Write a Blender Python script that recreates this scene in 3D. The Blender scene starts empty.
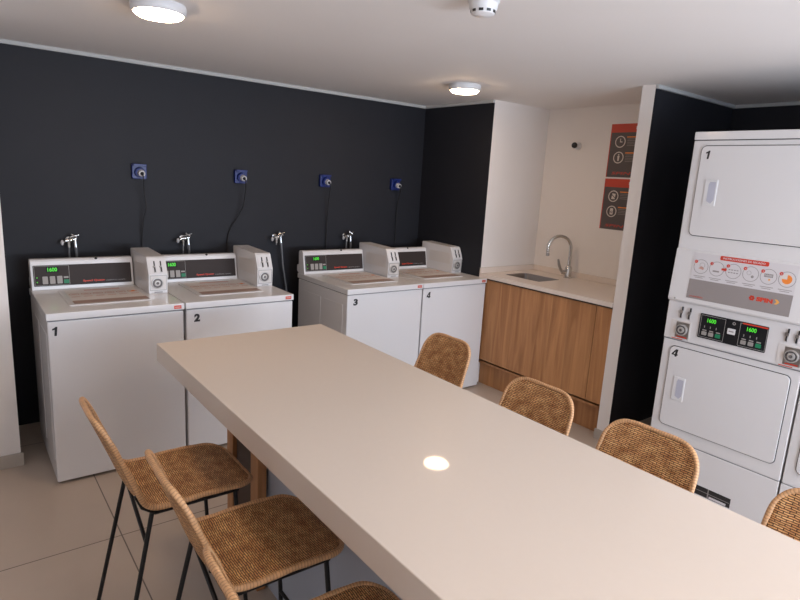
import bpy, math, random
from mathutils import Vector, Matrix
random.seed(7)
C = bpy.context.scene.collection
PI = math.pi

# ------------------------------------------------------------------ materials
def srgb(r, g, b):
    f = lambda v: (v/255/12.92) if v/255 <= .04045 else ((v/255+.055)/1.055)**2.4
    return (f(r), f(g), f(b), 1)
def mat(name, col, rough=.5, metal=0, emit=None, es=0, noise=0, nscale=8, bump=0, coat=0, spec=None):
    m = bpy.data.materials.new(name); m.use_nodes = True
    nt = m.node_tree; b = nt.nodes['Principled BSDF']
    b.inputs['Base Color'].default_value = col
    b.inputs['Roughness'].default_value = rough
    b.inputs['Metallic'].default_value = metal
    if coat: b.inputs['Coat Weight'].default_value = coat; b.inputs['Coat Roughness'].default_value = .08
    if spec is not None: b.inputs['Specular IOR Level'].default_value = spec
    if emit: b.inputs['Emission Color'].default_value = emit; b.inputs['Emission Strength'].default_value = es
    tc = nt.nodes.new('ShaderNodeTexCoord'); n = nt.nodes.new('ShaderNodeTexNoise')
    n.inputs['Scale'].default_value = nscale; n.inputs['Detail'].default_value = 4
    nt.links.new(tc.outputs['Object'], n.inputs['Vector'])
    if noise:
        mx = nt.nodes.new('ShaderNodeMix'); mx.data_type = 'RGBA'
        mx.inputs[6].default_value = tuple(c*(1-noise) for c in col[:3])+(1,)
        mx.inputs[7].default_value = tuple(min(1, c*(1+noise)) for c in col[:3])+(1,)
        nt.links.new(n.outputs['Fac'], mx.inputs[0]); nt.links.new(mx.outputs[2], b.inputs['Base Color'])
    if bump:
        bp = nt.nodes.new('ShaderNodeBump'); bp.inputs['Strength'].default_value = bump; bp.inputs['Distance'].default_value = .002
        nt.links.new(n.outputs['Fac'], bp.inputs['Height']); nt.links.new(bp.outputs['Normal'], b.inputs['Normal'])
    return m
M = {}
M['wall_dark'] = mat('dark_navy_paint', (.0160, .0170, .0225, 1), .6, noise=.10, nscale=5, bump=.12, spec=.3)
M['wall_white'] = mat('white_paint', (.80, .76, .73, 1), .7, noise=.02, nscale=3, bump=.05)
M['ceiling'] = mat('ceiling_paint', (.84, .81, .79, 1), .8, noise=.02, nscale=2, bump=.05)
M['trim'] = mat('trim_white', (.50, .51, .50, 1), .6, noise=.02)
M['base'] = mat('baseboard_tile', (.42, .37, .32, 1), .4, noise=.06, nscale=10)
M['enamel'] = mat('white_enamel', (.72, .71, .715, 1), .28, noise=.012, nscale=4, coat=.3)
M['enamel_side'] = mat('white_enamel_side', (.68, .65, .63, 1), .4, noise=.02, nscale=4)
M['softgap'] = mat('soft_gap', (.20, .20, .21, 1), .7)
M['lock'] = mat('satin_lock', (.50, .48, .46, 1), .5, .5)
M['lockdark'] = mat('lock_ring_dark', (.14, .13, .13, 1), .5, .3)
M['gap'] = mat('dark_gap', (.02, .02, .022, 1), .8)
M['black'] = mat('black_plastic', (.015, .015, .017, 1), .4)
M['brown'] = mat('brown_panel', (.045, .036, .034, 1), .5, noise=.08, spec=.15)
M['panel_black'] = mat('black_panel', (.014, .014, .016, 1), .45, spec=.15)
M['line'] = mat('panel_outline', (.32, .31, .30, 1), .5)
M['btn'] = mat('grey_button', (.33, .31, .29, 1), .5)
M['btn_green'] = mat('green_button', (.01, .22, .10, 1), .5)
M['red'] = mat('red_print', (.62, .045, .02, 1), .5)
M['orange'] = mat('orange_print', (.85, .25, .04, 1), .5)
M['pink'] = mat('faded_pink_print', (.60, .34, .28, 1), .5)
M['yellow'] = mat('amber_print', (.85, .42, .10, 1), .5)
M['greyprint'] = mat('grey_print', (.30, .28, .28, 1), .5)
M['greyband'] = mat('grey_band', (.30, .27, .265, 1), .45)
M['taupe'] = mat('taupe_band', (.36, .24, .20, 1), .45)
M['label'] = mat('label_white', (.66, .64, .66, 1), .4)
M['labelwarm'] = mat('label_cream', (.72, .665, .63, 1), .35)
M['led'] = mat('green_led', (.02, .3, .02, 1), .5, emit=(.12, 1, .05, 1), es=.65)
M['chrome'] = mat('chrome', (.62, .62, .61, 1), .16, 1)
M['steel'] = mat('brushed_steel', (.42, .41, .40, 1), .35, 1, noise=.1, nscale=20)
M['basin'] = mat('basin_steel', (.26, .24, .23, 1), .3, 1)
M['hose'] = mat('grey_hose', (.20, .20, .21, 1), .4, .5)
M['blue'] = mat('blue_plastic', (.008, .022, .15, 1), .4)
M['plug'] = mat('plug_grey', (.55, .54, .55, 1), .5)
M['cord'] = mat('black_cord', (.01, .01, .012, 1), .6)
M['rod'] = mat('black_metal', (.012, .012, .013, 1), .45, .3)
M['table'] = mat('cream_quartz', (.72, .635, .555, 1), .42, noise=.012, nscale=60, coat=.35, spec=.3)
M['table'].node_tree.nodes['Principled BSDF'].inputs['Coat Roughness'].default_value = .035
M['table_edge'] = M['table']
M['counter'] = mat('cream_counter', (.76, .67, .60, 1), .25, noise=.03, nscale=50)
M['poster'] = mat('poster_brown', (.095, .078, .076, 1), .45)
M['posterred'] = mat('poster_red', (.56, .06, .03, 1), .45)
M['posterwhite'] = mat('poster_white', (.66, .60, .55, 1), .5)
M['postertext'] = mat('poster_text', (.24, .21, .21, 1), .5)
M['lampglow'] = mat('lamp_diffuser', (.9, .8, .7, 1), .5, emit=(1, .69, .43, 1), es=62)
M['plastic'] = mat('white_plastic', (.72, .72, .73, 1), .4)
M['recess'] = mat('handle_recess', (.50, .51, .60, 1), .45)
M['glass'] = mat('glass', (.9, .95, 1, 1), .02)
M['glass'].node_tree.nodes['Principled BSDF'].inputs['Transmission Weight'].default_value = 1

def wood_mat():
    m = bpy.data.materials.new('oak_veneer'); m.use_nodes = True
    nt = m.node_tree; N = nt.nodes; L = nt.links; b = N['Principled BSDF']
    tc = N.new('ShaderNodeTexCoord'); mp = N.new('ShaderNodeMapping'); mp.inputs['Scale'].default_value = (9, 9, .7)
    L.new(tc.outputs['Object'], mp.inputs['Vector'])
    n1 = N.new('ShaderNodeTexNoise'); n1.inputs['Scale'].default_value = 2.2; n1.inputs['Detail'].default_value = 7; n1.inputs['Distortion'].default_value = .8
    L.new(mp.outputs[0], n1.inputs['Vector'])
    mp2 = N.new('ShaderNodeMapping'); mp2.inputs['Scale'].default_value = (8, 8, .05)
    L.new(tc.outputs['Object'], mp2.inputs['Vector'])
    n2 = N.new('ShaderNodeTexVoronoi'); n2.inputs['Scale'].default_value = 1.0
    L.new(mp2.outputs[0], n2.inputs['Vector'])
    r = N.new('ShaderNodeValToRGB'); r.color_ramp.elements[0].position = .3; r.color_ramp.elements[1].position = .72
    r.color_ramp.elements[0].color = (.31, .130, .044, 1); r.color_ramp.elements[1].color = (.56, .275, .112, 1)
    L.new(n1.outputs['Fac'], r.inputs[0])
    mx = N.new('ShaderNodeMix'); mx.data_type = 'RGBA'; mx.blend_type = 'MULTIPLY'; mx.inputs[0].default_value = .30
    L.new(r.outputs[0], mx.inputs[6]); L.new(n2.outputs['Color'], mx.inputs[7])
    hs = N.new('ShaderNodeHueSaturation'); hs.inputs['Saturation'].default_value = 0
    L.new(n2.outputs['Color'], hs.inputs['Color']); L.new(hs.outputs[0], mx.inputs[7])
    L.new(mx.outputs[2], b.inputs['Base Color']); b.inputs['Roughness'].default_value = .5
    return m
M['wood'] = wood_mat()
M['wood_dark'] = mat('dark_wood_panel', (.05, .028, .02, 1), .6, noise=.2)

def floor_mat():
    m = bpy.data.materials.new('floor_tiles'); m.use_nodes = True
    nt = m.node_tree; N = nt.nodes; L = nt.links; b = N['Principled BSDF']
    tc = N.new('ShaderNodeTexCoord'); mp = N.new('ShaderNodeMapping'); mp.inputs['Location'].default_value = (-.172+8, 1.527+9.6, 0)
    L.new(tc.outputs['Object'], mp.inputs['Vector'])
    br = N.new('ShaderNodeTexBrick'); br.offset = 0; br.inputs['Scale'].default_value = 1
    br.inputs['Brick Width'].default_value = .8; br.inputs['Row Height'].default_value = 1.2
    br.inputs['Mortar Size'].default_value = .003; br.inputs['Mortar Smooth'].default_value = .2; br.inputs['Bias'].default_value = 0
    br.inputs['Color1'].default_value = (.50, .415, .345, 1); br.inputs['Color2'].default_value = (.54, .445, .37, 1)
    br.inputs['Mortar'].default_value = (.15, .12, .10, 1)
    L.new(mp.outputs[0], br.inputs['Vector'])
    n = N.new('ShaderNodeTexNoise'); n.inputs['Scale'].default_value = 4; n.inputs['Detail'].default_value = 8
    L.new(tc.outputs['Object'], n.inputs['Vector'])
    mx = N.new('ShaderNodeMix'); mx.data_type = 'RGBA'; mx.blend_type = 'MULTIPLY'; mx.inputs[0].default_value = .35
    L.new(br.outputs['Color'], mx.inputs[6]); L.new(n.outputs['Fac'], mx.inputs[7])
    r = N.new('ShaderNodeValToRGB'); r.color_ramp.elements[0].color = (.6, .6, .6, 1); r.color_ramp.elements[1].color = (1, 1, 1, 1)
    L.new(n.outputs['Fac'], r.inputs[0]); L.new(r.outputs[0], mx.inputs[7])
    L.new(mx.outputs[2], b.inputs['Base Color']); b.inputs['Roughness'].default_value = .42
    bp = N.new('ShaderNodeBump'); bp.inputs['Strength'].default_value = .3; bp.inputs['Distance'].default_value = .002; bp.invert = True
    L.new(br.outputs['Fac'], bp.inputs['Height']); L.new(bp.outputs[0], b.inputs['Normal'])
    return m
M['floor'] = floor_mat()

def wicker_mat():
    # strands run across the chair (u), stakes run along the profile (v); UVs are in metres
    m = bpy.data.materials.new('woven_rattan'); m.use_nodes = True
    nt = m.node_tree; N = nt.nodes; L = nt.links; b = N['Principled BSDF']
    uv = N.new('ShaderNodeTexCoord')
    nw = N.new('ShaderNodeTexNoise'); nw.inputs['Scale'].default_value = 28; nw.inputs['Detail'].default_value = 2
    L.new(uv.outputs['UV'], nw.inputs['Vector'])
    sc = N.new('ShaderNodeVectorMath'); sc.operation = 'SCALE'; sc.inputs['Scale'].default_value = .008
    L.new(nw.outputs['Color'], sc.inputs[0])
    ad = N.new('ShaderNodeVectorMath'); ad.operation = 'ADD'
    L.new(uv.outputs['UV'], ad.inputs[0]); L.new(sc.outputs[0], ad.inputs[1])
    br = N.new('ShaderNodeTexBrick'); br.offset = .5; br.inputs['Scale'].default_value = 1
    br.inputs['Brick Width'].default_value = .026; br.inputs['Row Height'].default_value = .0062
    br.inputs['Mortar Size'].default_value = .0016; br.inputs['Mortar Smooth'].default_value = .6; br.inputs['Bias'].default_value = -.1
    br.inputs['Color1'].default_value = (1.0, .62, .29, 1); br.inputs['Color2'].default_value = (.78, .38, .145, 1)
    br.inputs['Mortar'].default_value = (.10, .032, .008, 1)
    L.new(ad.outputs[0], br.inputs['Vector'])
    n = N.new('ShaderNodeTexNoise'); n.inputs['Scale'].default_value = 26; n.inputs['Detail'].default_value = 6
    L.new(uv.outputs['UV'], n.inputs['Vector'])
    r = N.new('ShaderNodeValToRGB'); r.color_ramp.elements[0].position = .35; r.color_ramp.elements[1].position = .65
    r.color_ramp.elements[0].color = (.62, .50, .40, 1); r.color_ramp.elements[1].color = (1, 1, 1, 1)
    L.new(n.outputs['Fac'], r.inputs[0])
    mx = N.new('ShaderNodeMix'); mx.data_type = 'RGBA'; mx.blend_type = 'MULTIPLY'; mx.inputs[0].default_value = 1
    L.new(br.outputs['Color'], mx.inputs[6]); L.new(r.outputs[0], mx.inputs[7])
    L.new(mx.outputs[2], b.inputs['Base Color']); b.inputs['Roughness'].default_value = .5
    bp = N.new('ShaderNodeBump'); bp.inputs['Strength'].default_value = .9; bp.inputs['Distance'].default_value = .003; bp.invert = True
    L.new(br.outputs['Fac'], bp.inputs['Height']); L.new(bp.outputs[0], b.inputs['Normal'])
    return m
M['wicker'] = wicker_mat()
def wrap_mat():
    m = bpy.data.materials.new('wrapped_rattan_rim'); m.use_nodes = True
    nt = m.node_tree; N = nt.nodes; L = nt.links; b = N['Principled BSDF']
    uv = N.new('ShaderNodeTexCoord'); w = N.new('ShaderNodeTexWave'); w.bands_direction = 'Y'
    w.inputs['Scale'].default_value = 34; w.inputs['Distortion'].default_value = 2.5; w.inputs['Detail Scale'].default_value = 2
    L.new(uv.outputs['UV'], w.inputs['Vector'])
    r = N.new('ShaderNodeValToRGB'); r.color_ramp.elements[0].position = .0; r.color_ramp.elements[1].position = .45
    r.color_ramp.elements[0].color = (.50, .25, .10, 1); r.color_ramp.elements[1].color = (.76, .42, .19, 1)
    L.new(w.outputs['Fac'], r.inputs[0])
    n = N.new('ShaderNodeTexNoise'); n.inputs['Scale'].default_value = 40; L.new(uv.outputs['UV'], n.inputs['Vector'])
    mx = N.new('ShaderNodeMix'); mx.data_type = 'RGBA'; mx.blend_type = 'MULTIPLY'; mx.inputs[0].default_value = .5
    L.new(r.outputs[0], mx.inputs[6]); L.new(n.outputs['Fac'], mx.inputs[7])
    hs = N.new('ShaderNodeBrightContrast'); hs.inputs['Bright'].default_value = .08; hs.inputs['Contrast'].default_value = 0.1
    L.new(mx.outputs[2], hs.inputs[0]); L.new(hs.outputs[0], b.inputs['Base Color'])
    b.inputs['Roughness'].default_value = .45
    bp = N.new('ShaderNodeBump'); bp.inputs['Strength'].default_value = .35; bp.inputs['Distance'].default_value = .0015
    L.new(w.outputs['Fac'], bp.inputs['Height']); L.new(bp.outputs[0], b.inputs['Normal'])
    return m
M['wrap'] = wrap_mat()

# ------------------------------------------------------------------ mesh builder
_txt = {}
def text_mesh(s, italic=0, bold=0):
    k = (s, italic, bold)
    if k in _txt: return _txt[k]
    cu = bpy.data.curves.new('t', 'FONT'); cu.body = s; cu.size = 1; cu.shear = italic; cu.offset = bold; cu.resolution_u = 3
    cu.align_x = 'LEFT'
    o = bpy.data.objects.new('t', cu); C.objects.link(o)
    me = bpy.data.meshes.new_from_object(o.evaluated_get(bpy.context.evaluated_depsgraph_get()))
    vs = [v.co.copy() for v in me.vertices]; fs = [tuple(p.vertices) for p in me.polygons]
    bpy.data.objects.remove(o); bpy.data.curves.remove(cu); bpy.data.meshes.remove(me)
    x0 = min(v.x for v in vs); x1 = max(v.x for v in vs); y0 = min(v.y for v in vs); y1 = max(v.y for v in vs)
    vs = [Vector(((v.x-x0)/(x1-x0), (v.y-y0)/(y1-y0), 0)) for v in vs]
    _txt[k] = (vs, fs, (x1-x0)/(y1-y0)); return _txt[k]

class MB:
    def __init__(s): s.v = []; s.f = []; s.m = []; s.mats = []; s.T = Matrix.Identity(4); s.uv = {}
    def mi(s, m):
        m = M[m] if isinstance(m, str) else m
        if m not in s.mats: s.mats.append(m)
        return s.mats.index(m)
    def add(s, vs, fs, m, uvs=None):
        b = len(s.v); k = s.mi(m)
        s.v += [s.T @ Vector(v) for v in vs]
        for i, f in enumerate(fs):
            if uvs: s.uv[len(s.f)] = uvs[i]
            s.f.append(tuple(b+j for j in f)); s.m.append(k)
    def box(s, x0, x1, y0, y1, z0, z1, m):
        s.add([(x, y, z) for x in (x0, x1) for y in (y0, y1) for z in (z0, z1)],
              [(0, 1, 3, 2), (4, 6, 7, 5), (0, 4, 5, 1), (2, 3, 7, 6), (0, 2, 6, 4), (1, 5, 7, 3)], m)
    def prism(s, pts, a, b, m, axis='y'):
        # pts: 2D outline counter-clockwise; extruded along axis from a to b
        def P(u, w, t): return (u, t, w) if axis == 'y' else ((t, u, w) if axis == 'x' else (u, w, t))
        n = len(pts); vs = [P(u, w, a) for u, w in pts]+[P(u, w, b) for u, w in pts]
        s.add(vs, [tuple(range(n)), tuple(range(2*n-1, n-1, -1))]+[(i, i+n, (i+1) % n+n, (i+1) % n) for i in range(n)], m)
    def cyl(s, p0, p1, r0, r1, m, n=24, caps=True):
        p0 = Vector(p0); p1 = Vector(p1); d = (p1-p0).normalized()
        a = d.orthogonal().normalized(); b = d.cross(a)
        vs = []
        for p, r in ((p0, r0), (p1, r1)):
            for i in range(n):
                t = 2*PI*i/n; vs.append(p+(a*math.cos(t)+b*math.sin(t))*r)
        fs = [(i, (i+1) % n, (i+1) % n+n, i+n) for i in range(n)]
        if caps: fs += [tuple(range(n-1, -1, -1)), tuple(range(n, 2*n))]
        s.add(vs, fs, m)
    def lathe(s, prof, m, n=32, o=(0, 0, 0), axis=(0, 0, 1)):
        d = Vector(axis).normalized(); a = d.orthogonal().normalized(); b = d.cross(a); o = Vector(o)
        vs = []; fs = []
        for r, h in prof:
            for i in range(n):
                t = 2*PI*i/n; vs.append(o+d*h+(a*math.cos(t)+b*math.sin(t))*r)
        for k in range(len(prof)-1):
            for i in range(n): fs.append((k*n+i, k*n+(i+1) % n, (k+1)*n+(i+1) % n, (k+1)*n+i))
        s.add(vs, fs, m)
    def sphere(s, c, r, m, n=16, sc=(1, 1, 1)):
        vs = []; fs = []
        for k in range(n+1):
            ph = PI*k/n
            for i in range(n*2):
                t = PI*i/n; vs.append((c[0]+sc[0]*r*math.sin(ph)*math.cos(t), c[1]+sc[1]*r*math.sin(ph)*math.sin(t), c[2]+sc[2]*r*math.cos(ph)))
        for k in range(n):
            for i in range(n*2): fs.append((k*2*n+i, (k+1)*2*n+i, (k+1)*2*n+(i+1) % (2*n), k*2*n+(i+1) % (2*n)))
        s.add(vs, fs, m)
    def tube(s, pts, r, m, n=12, closed=False, uvy=False, sx=1):
        P = [Vector(p) for p in pts]; N = len(P)
        tan = []
        for i in range(N):
            a = P[(i-1) % N] if closed or i > 0 else P[0]; b = P[(i+1) % N] if closed or i < N-1 else P[-1]
            tan.append((b-a).normalized())
        nrm = tan[0].orthogonal().normalized(); vs = []; L = [0]
        for i in range(N):
            if i: L.append(L[-1]+(P[i]-P[i-1]).length)
            nrm = (nrm-tan[i]*nrm.dot(tan[i])).normalized(); b = tan[i].cross(nrm)
            rr = r[i] if isinstance(r, (list, tuple)) else r
            for k in range(n):
                t = 2*PI*k/n; vs.append(P[i]+(nrm*math.cos(t)+b*math.sin(t))*rr)
        fs = []; uvs = []
        rng = N if closed else N-1
        Lc = L+[L[-1]+(P[0]-P[-1]).length]
        for i in range(rng):
            j = (i+1) % N
            for k in range(n):
                k2 = (k+1) % n
                fs.append((i*n+k, i*n+k2, j*n+k2, j*n+k))
                u0 = k/n*.06; u1 = (k+1)/n*.06
                uvs.append(((u0, Lc[i]), (u1, Lc[i]), (u1, Lc[i+1]), (u0, Lc[i+1])))
        if not closed:
            fs += [tuple(range(n-1, -1, -1)), tuple(range((N-1)*n, N*n))]; uvs += [tuple((0, 0) for _ in range(n))]*2
        s.add(vs, fs, m, uvs)
    # flat things on the plane y = y0, facing -y: (x, z)
    def rect(s, x0, x1, z0, z1, y, m): s.add([(x0, y, z0), (x1, y, z0), (x1, y, z1), (x0, y, z1)], [(0, 1, 2, 3)], m)
    def frame(s, x0, x1, z0, z1, w, y, m):
        s.rect(x0, x1, z0, z0+w, y, m); s.rect(x0, x1, z1-w, z1, y, m); s.rect(x0, x0+w, z0+w, z1-w, y, m); s.rect(x1-w, x1, z0+w, z1-w, y, m)
    def disc(s, cx, cz, r, y, m, n=28, a0=0, a1=2*PI):
        full = abs(a1-a0-2*PI) < 1e-6
        vs = [(cx+r*math.cos(a0+(a1-a0)*i/n), y, cz+r*math.sin(a0+(a1-a0)*i/n)) for i in range(n if full else n+1)]
        if not full: vs.append((cx, y, cz))
        s.add(vs, [tuple(range(len(vs)))], m)
    def ring(s, cx, cz, r0, r1, y, m, n=28):
        vs = []
        for r in (r0, r1): vs += [(cx+r*math.cos(2*PI*i/n), y, cz+r*math.sin(2*PI*i/n)) for i in range(n)]
        s.add(vs, [(i, i+n, (i+1) % n+n, (i+1) % n) for i in range(n)], m)
    def text(s, t, x, z, h, y, m, w=None, italic=0, bold=0):
        vs, fs, asp = text_mesh(t, italic, bold)
        if w is None: w = h*asp
        s.add([(x+v.x*w, y, z+v.y*h) for v in vs], fs, m)
    def poly(s, pts, y, m): s.add([(a, y, b) for a, b in pts], [tuple(range(len(pts)))], m)
    def build(s, name, parent=None, smooth=None, bevel=0, loc=None):
        me = bpy.data.meshes.new(name); me.from_pydata([tuple(v) for v in s.v], [], s.f)
        for m in s.mats: me.materials.append(m)
        me.polygons.foreach_set('material_index', s.m)
        if s.uv:
            ul = me.uv_layers.new(name='UVMap')
            for pi, p in enumerate(me.polygons):
                if pi in s.uv:
                    for li, u in zip(p.loop_indices, s.uv[pi]): ul.data[li].uv = u
        if smooth is not None:
            for p in me.polygons: p.use_smooth = True
            try: me.set_sharp_from_angle(angle=math.radians(smooth))
            except Exception: pass
        me.update()
        o = bpy.data.objects.new(name, me); C.objects.link(o)
        if loc: o.location = loc
        if parent: o.parent = parent
        if bevel:
            b = o.modifiers.new('bevel', 'BEVEL'); b.width = bevel; b.segments = 3; b.limit_method = 'ANGLE'; b.angle_limit = math.radians(50)
        return o
def rrect(x0, x1, z0, z1, r, n=6):
    pts = []
    for cx, cz, a in ((x1-r, z1-r, 0), (x0+r, z1-r, PI/2), (x0+r, z0+r, PI), (x1-r, z0+r, 1.5*PI)):
        for i in range(n+1): t = a+PI/2*i/n; pts.append((cx+r*math.cos(t), cz+r*math.sin(t)))
    return pts
def tag(o, label, cat, group=None):
    o['label'] = label; o['category'] = cat
    if group: o['group'] = group
    return o
def thing(name, label, cat, loc=(0, 0, 0), rz=0, group=None):
    o = bpy.data.objects.new(name, None); o.empty_display_size = .1; C.objects.link(o)
    o.location = loc; o.rotation_euler = (0, 0, rz); return tag(o, label, cat, group)
def copy_tree(o, parent=None):
    c = o.copy(); C.objects.link(c); c.parent = parent
    for ch in list(o.children): copy_tree(ch, c)
    return c
def struct(o): o['kind'] = 'structure'; return o
def onebox(name, x0, x1, y0, y1, z0, z1, m, bevel=0):
    b = MB(); b.box(x0, x1, y0, y1, z0, z1, m); return struct(b.build(name, bevel=bevel))

# ------------------------------------------------------------------ room
H = 2.288
XR, YN, YP, YP2, XN, XA = 3.05, -.83, -2.048, -2.134, 3.705, 4.07
XL, YF, XE = -1.9, -6.2, 4.3
YE = -4.6                                            # near end of the dryer alcove
onebox('floor', XL-.1, XE, YF-.1, .15, -.1, 0, 'floor')
onebox('ceiling', XL-.1, XE, YF-.1, .15, H, H+.1, 'ceiling')
onebox('wall_back', XL-.1, XE, 0, .15, 0, H, 'wall_dark')
# white column at the left end of the dark wall
onebox('wall_left_column', XL, -.128, -.575, -.0005, 0, H, 'wall_white')
onebox('wall_left', XL-.1, XL, YF, 0, 0, H, 'wall_white')
# return wall beside washer four: dark face to the room, white face to the sink niche
b = MB()
b.add([(XR, YN, 0), (XR, -.0005, 0), (XR, -.0005, H), (XR, YN, H)], [(0, 3, 2, 1)], 'wall_dark')
b.add([(XR, YN, 0), (XN+.01, YN, 0), (XN+.01, YN, H), (XR, YN, H)], [(0, 1, 2, 3)], 'wall_white')
b.add([(XR, -.0005, 0), (XN+.01, -.0005, 0), (XN+.01, -.0005, H), (XR, -.0005, H), (XR, YN, H), (XN+.01, YN, H), (XR, YN, 0), (XN+.01, YN, 0)],
      [(0, 3, 2, 1), (1, 2, 5, 7), (3, 4, 5, 2), (0, 1, 7, 6)], 'wall_white')
struct(b.build('wall_return'))
onebox('wall_niche', XN, XN+.1, YP2+.0005, YN, 0, H, 'wall_white')
# pier between niche and dryer alcove: white end and niche side, dark alcove side
b = MB()
x0, x1, y0, y1 = XR, XA, YP2, YP
V = [(x, y, z) for x in (x0, x1) for y in (y0, y1) for z in (0, H)]
b.add(V, [(0, 1, 3, 2)], 'wall_white'); b.add(V, [(2, 3, 7, 6)], 'wall_white'); b.add(V, [(0, 4, 5, 1)], 'wall_dark')
b.add(V, [(4, 6, 7, 5), (0, 2, 6, 4), (1, 5, 7, 3)], 'wall_dark')
struct(b.build('wall_pier'))
onebox('wall_alcove', XA, XA+.1, YE, YP2, 0, H, 'wall_dark')
onebox('wall_right', XR, XE-.05, YF, YE, 0, H, 'wall_white')
# near wall with a wide window
wx0, wx1, wz0, wz1 = .3, 2.95, .85, 2.1
b = MB()
b.box(XL-.1, wx0, YF-.1, YF, 0, H, 'wall_white'); b.box(wx1, XE, YF-.1, YF, 0, H, 'wall_white')
b.box(wx0, wx1, YF-.1, YF, 0, wz0, 'wall_white'); b.box(wx0, wx1, YF-.1, YF, wz1, H, 'wall_white')
struct(b.build('wall_near'))
b = MB()
for a, c in ((wx0, wx0+.05), (wx1-.05, wx1), ((wx0+wx1)/2-.03, (wx0+wx1)/2+.03)): b.box(a, c, YF-.07, YF-.02, wz0, wz1, 'trim')
b.box(wx0, wx1, YF-.07, YF-.02, wz0, wz0+.05, 'trim'); b.box(wx0, wx1, YF-.07, YF-.02, wz1-.05, wz1, 'trim')
struct(b.build('window_1'))
# thin cornice strips
tw, th = .018, .022
b = MB()
b.box(-.128, XR-.0005, -tw, -.0005, H-th, H-.0005, 'trim')
b.box(XR-tw, XR-.0005, YN, -tw, H-th, H-.0005, 'trim')
struct(b.build('trim_1'))
b = MB()
b.box(XR+.002, XA-.0005, YP2-tw, YP2-.0005, H-th, H-.0005, 'trim'); b.box(XA-tw, XA-.0005, YE+.0005, YP2-tw, H-th, H-.0005, 'trim')
struct(b.build('trim_2'))
# baseboards
b = MB(); b.box(XL+.001, -.116, -.588, -.5755, .0005, .075, 'base'); struct(b.build('baseboard_left', bevel=.003))
b = MB()
b.box(XR-.012, XR-.0005, YP2-.012, YP+.010, .0005, .07, 'base'); b.box(XR, XA-.001, YP2-.012, YP2-.0005, .0005, .07, 'base')
struct(b.build('baseboard_right', bevel=.002))

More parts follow.
